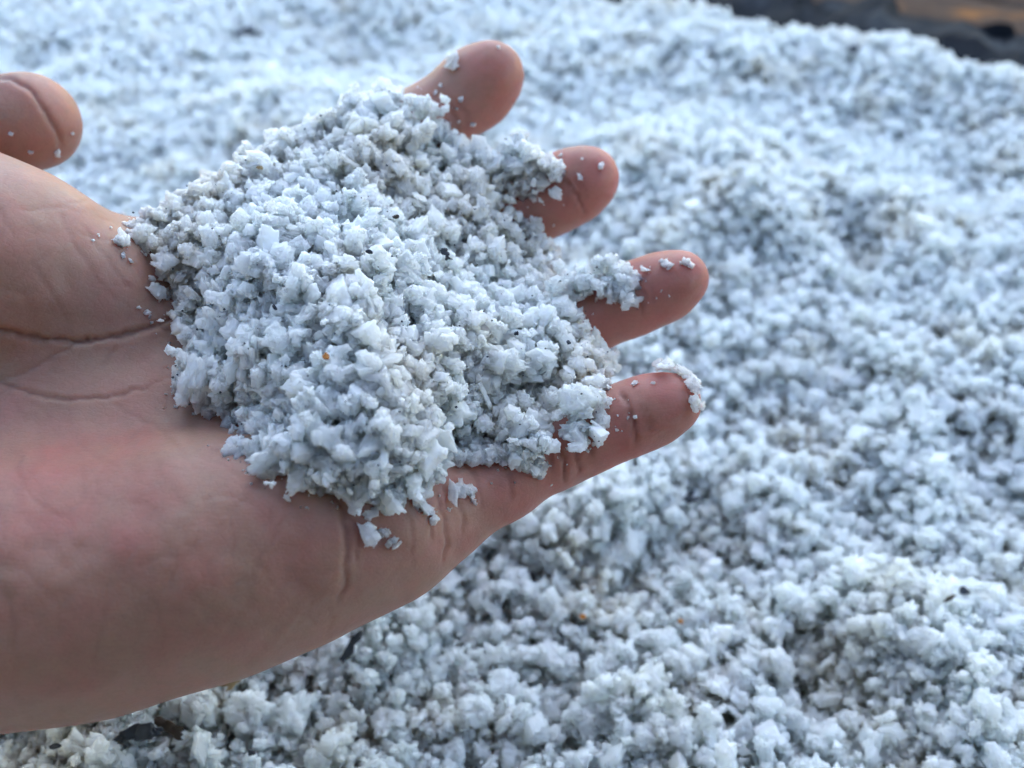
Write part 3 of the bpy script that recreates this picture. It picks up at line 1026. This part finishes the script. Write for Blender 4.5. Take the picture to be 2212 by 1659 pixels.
keepg = np.ones(len(GP), bool); keepg[pick] = False
GP, GS = GP[keepg], GS[keepg]
grains = scatter("salt_grains", GP, rand_rot(len(GP)), GS, rand_idx(len(GP), 0.78))
tag(grains, "loose coarse white salt crystals covering the heap under the hand", "salt", None, 'stuff')


# ------------------------------------------------------------------ dirt in the salt
def chip_mesh(name, seed, elong=1.0, res=14):
    r = np.random.default_rng(seed)
    lin = np.linspace(-1.3, 1.3, res)
    P = np.stack(np.meshgrid(lin, lin, lin, indexing='ij'), -1)
    F = np.full(P.shape[:3], -9.0)
    for _ in range(9):
        n = r.normal(size=3); n /= np.linalg.norm(n)
        F = np.maximum(F, P @ n - r.uniform(.5, .95))
    F = np.maximum(F, np.linalg.norm(P, axis=-1) - 1.1) + 0.12 * vnoise(P[..., 0] * 3 + P[..., 2], P[..., 1] * 3 - P[..., 2], seed)
    V, Q = surface_nets(F, (-1.3,) * 3, lin[1] - lin[0])
    V[:, 0] *= elong
    return mesh_from(name, V, Q, smooth=False)


def chip(name, px, py, r, mat, label, cat, where, ang=0.0, elong=1.0, flat=0.6, lift=0.2):
    if where == 'mound':
        j = int(np.argmin(np.hypot(mpx - px, mpy - py)))
        d = top[j] - 0.0058
        r *= 1.25
    else:
        g = pix_ground(px, py)
        d = (g - CAMP) @ AX_F - 0.0054
        r *= 1.2
    p = pix_world(px, py, d)
    q = r / FPX * d
    if name == 'bark_piece' or r > 12:
        me = crystal_mesh(name, int(px * 7 + py), 3, 9, 0.10, 0.3, 22)
        me.materials.clear()
        me.transform(Matrix.Diagonal((elong, 0.8, 0.6, 1)))
        p = p - AX_F * 0.0012
    else:
        me = chip_mesh(name, int(px * 7 + py), elong)
    o = link(name, me, mat)
    o.location = p
    o.rotation_euler = (cam.rotation_euler.to_quaternion() @ Matrix.Rotation(-ang, 3, 'Z').to_quaternion()).to_euler()
    o.scale = (q, q, q * flat)
    tag(o, label, cat, "bits of dirt in the salt")
    return o


chip("stone_chip", 960, 543, 10, M_DARK, "black stone chip on the mound right of its centre", "stone chip", 'mound', 0.3, 1.1)
chip("stone_chip", 968, 555, 7, M_DARK, "small grey stone chip just under the black one on the mound", "stone chip", 'mound', 0.9, 1.5)
chip("grit_speck", 705, 769, 6, M_ORANGE, "orange speck on a white clump low in the mound", "grit speck", 'mound', 0.4, 1.2)
chip("grit_speck", 797, 544, 4, M_DARK, "black speck on the mound left of the stone chip", "grit speck", 'mound', 0.5, 1.6)
chip("grit_speck", 856, 468, 4, M_BROWN, "brown speck in the mound above the stone chip", "grit speck", 'mound', 0.2, 1.8)
chip("grit_speck", 1115, 720, 4, M_DARK, "black speck in the mound toward the ring finger", "grit speck", 'mound', 0.0, 1.0)
chip("grit_speck", 1228, 740, 4, M_DARK, "black speck at the mound's right edge by the ring finger", "grit speck", 'mound', 0.0, 1.0)
chip("grit_speck", 593, 663, 4, M_DARK, "black speck in the mound's left half", "grit speck", 'mound', 0.8, 1.5)
chip("grit_speck", 562, 362, 4, M_TAN, "tan speck near the mound's upper edge", "grit speck", 'mound', 0.1, 1.5)
chip("bark_piece", 305, 1572, 32, M_DARK, "large dark shard stuck in the salt under the wrist's lower edge", "bark piece", 'heap', -0.3, 1.25)
chip("bark_piece", 358, 1566, 24, M_BROWN, "ragged brown shard beside the large dark one under the wrist", "bark piece", 'heap', 0.5, 1.5)
chip("stone_chip", 126, 1607, 11, M_DARK, "small black pebble in the bottom left corner of the heap", "stone chip", 'heap', 0.1, 1.3)
chip("bark_piece", 758, 1392, 18, M_DARK, "thin dark splinter just under the hand's lower edge", "bark piece", 'heap', -0.9, 2.0)
chip("stone_chip", 1490, 1072, 15, M_DARK, "dark blue-grey chip in the hollow right of the little finger", "stone chip", 'heap', -0.3, 1.5)
chip("stone_chip", 543, 1625, 7, M_DARK, "tiny black pebble at the bottom edge left of the middle", "stone chip", 'heap', 0.4, 1.3)
chip("stone_chip", 540, 72, 15, M_DARK, "dark blurred stone far off near the photo's top edge", "stone chip", 'heap', 0.0, 1.6)
chip("grit_speck", 1258, 1331, 5, M_ORANGE, "orange speck in the heap below the little finger", "grit speck", 'heap', 0.4, 1.3)
chip("grit_speck", 1469, 1341, 5, M_ORANGE, "rust-red speck right of the orange one in the heap", "grit speck", 'heap', 1.2, 1.3)
chip("stone_chip", 2082, 1280, 9, M_DARK, "dark oval seed-like chip near the right edge of the heap", "stone chip", 'heap', 1.2, 1.7)
chip("stone_chip", 2050, 1290, 8, M_BROWN, "brown chip left of the dark oval one near the right edge", "stone chip", 'heap', -0.2, 2.0)
chip("stone_chip", 1843, 112, 13, M_DARK, "dark pebble on the heap's rim below the timber", "stone chip", 'heap', 0.0, 1.4)  # no stone here: dark lump added for the shade inside a pit
chip("grit_speck", 500, 1472, 12, M_TAN, "yellow-brown grain touching the wrist's lower edge", "grit speck", 'heap', -0.3, 2.0)

# fine black grit, too fine to count
def grit_cloud():
    V, Qs = [], []
    o8 = np.array([(1, 0, 0), (-1, 0, 0), (0, 1, 0), (0, -1, 0), (0, 0, 1), (0, 0, -1)], float)
    f8 = np.array([(0, 2, 4), (2, 1, 4), (1, 3, 4), (3, 0, 4), (2, 0, 5), (1, 2, 5), (3, 1, 5), (0, 3, 5)])
    js = rng.choice(np.where(MTOP)[0], 260)
    P = [MP[j] - AX_F * (MS[j] * 0.75) + rng.normal(0, .0012, 3) for j in js]
    R = list(rng.uniform(0.00010, 0.00028, len(P)))
    gi = rng.choice(len(GP), 9000)
    for j in gi:
        P.append(GP[j] + np.array([0, 0, GS[j].mean() * 0.7]) + rng.normal(0, .0008, 3)); R.append(rng.uniform(0.00012, 0.00042))
    for p, r in zip(P, R):
        b = len(V) * 6
        V.append(p + o8 * r * rng.uniform(.5, 1.5, (6, 1)))
        Qs.append(f8 + b)
    return np.concatenate(V), np.concatenate(Qs)


gv, gq = grit_cloud()
tag(link("fine_grit", mesh_from("fine_grit", gv, gq, False), M_DARK), "fine black grit sprinkled through the salt", "grit", None, 'stuff')

# ------------------------------------------------------------------ timber rim and planks beyond the heap
ang = math.atan2(EDIR[1], EDIR[0])


def board(name, off, along, L, W, T, ztop, mat, seed, rough=0.0015):
    r = np.random.default_rng(seed)
    nx = 140
    V, Qb = [], []
    xs = np.linspace(-L / 2, L / 2, nx)
    prof = [(-W / 2 + .004, 0), (-W / 2, -.005), (-W / 2, -T), (W / 2, -T), (W / 2, -.005), (W / 2 - .004, 0), (0, .001)]
    for i, x in enumerate(xs):
        for j, (yy, zz) in enumerate(prof):
            V.append((x, yy + 0.006 * fbm(x * 38 + j, j * 3.1 + seed, seed), zz + rough * fbm(x * 45 + j * 7, seed, seed + 1)))
    m = len(prof)
    for i in range(nx - 1):
        for j in range(m):
            Qb.append((i * m + j, i * m + (j + 1) % m, (i + 1) * m + (j + 1) % m, (i + 1) * m + j))
    V = [tuple(float(c) for c in v) for v in V]
    me = bpy.data.meshes.new(name)
    me.from_pydata(V, [], Qb + [tuple(range(m))[::-1], tuple((nx - 1) * m + j for j in range(m))])
    me.update()
    o = link(name, me, mat)
    c = E0[:2] + EDIR * along + ENRM * off
    o.location = (c[0], c[1], ztop)
    o.rotation_euler = (0, 0, ang)
    return o


b1 = board("timber_beam", 0.095, 0.25, 1.3, 0.12, 0.10, -0.018, M_TIMBER, 5, 0.008)
tag(b1, "dark weathered timber running along the far right rim of the heap", "timber")
for kx, (o_, wv, lab) in enumerate(((0.200, 0.095, "brown plank lying next to the dark timber"), (0.300, 0.095, "orange-brown plank in the top right corner, second from the timber"),
                                    (0.400, 0.095, "brown plank farthest from the heap, third from the timber"))):
    tag(board("wooden_plank", o_, 0.28, 1.3, wv, 0.03, -0.03, M_PLANK, 20 + kx), lab, "plank", "planks beyond the heap")
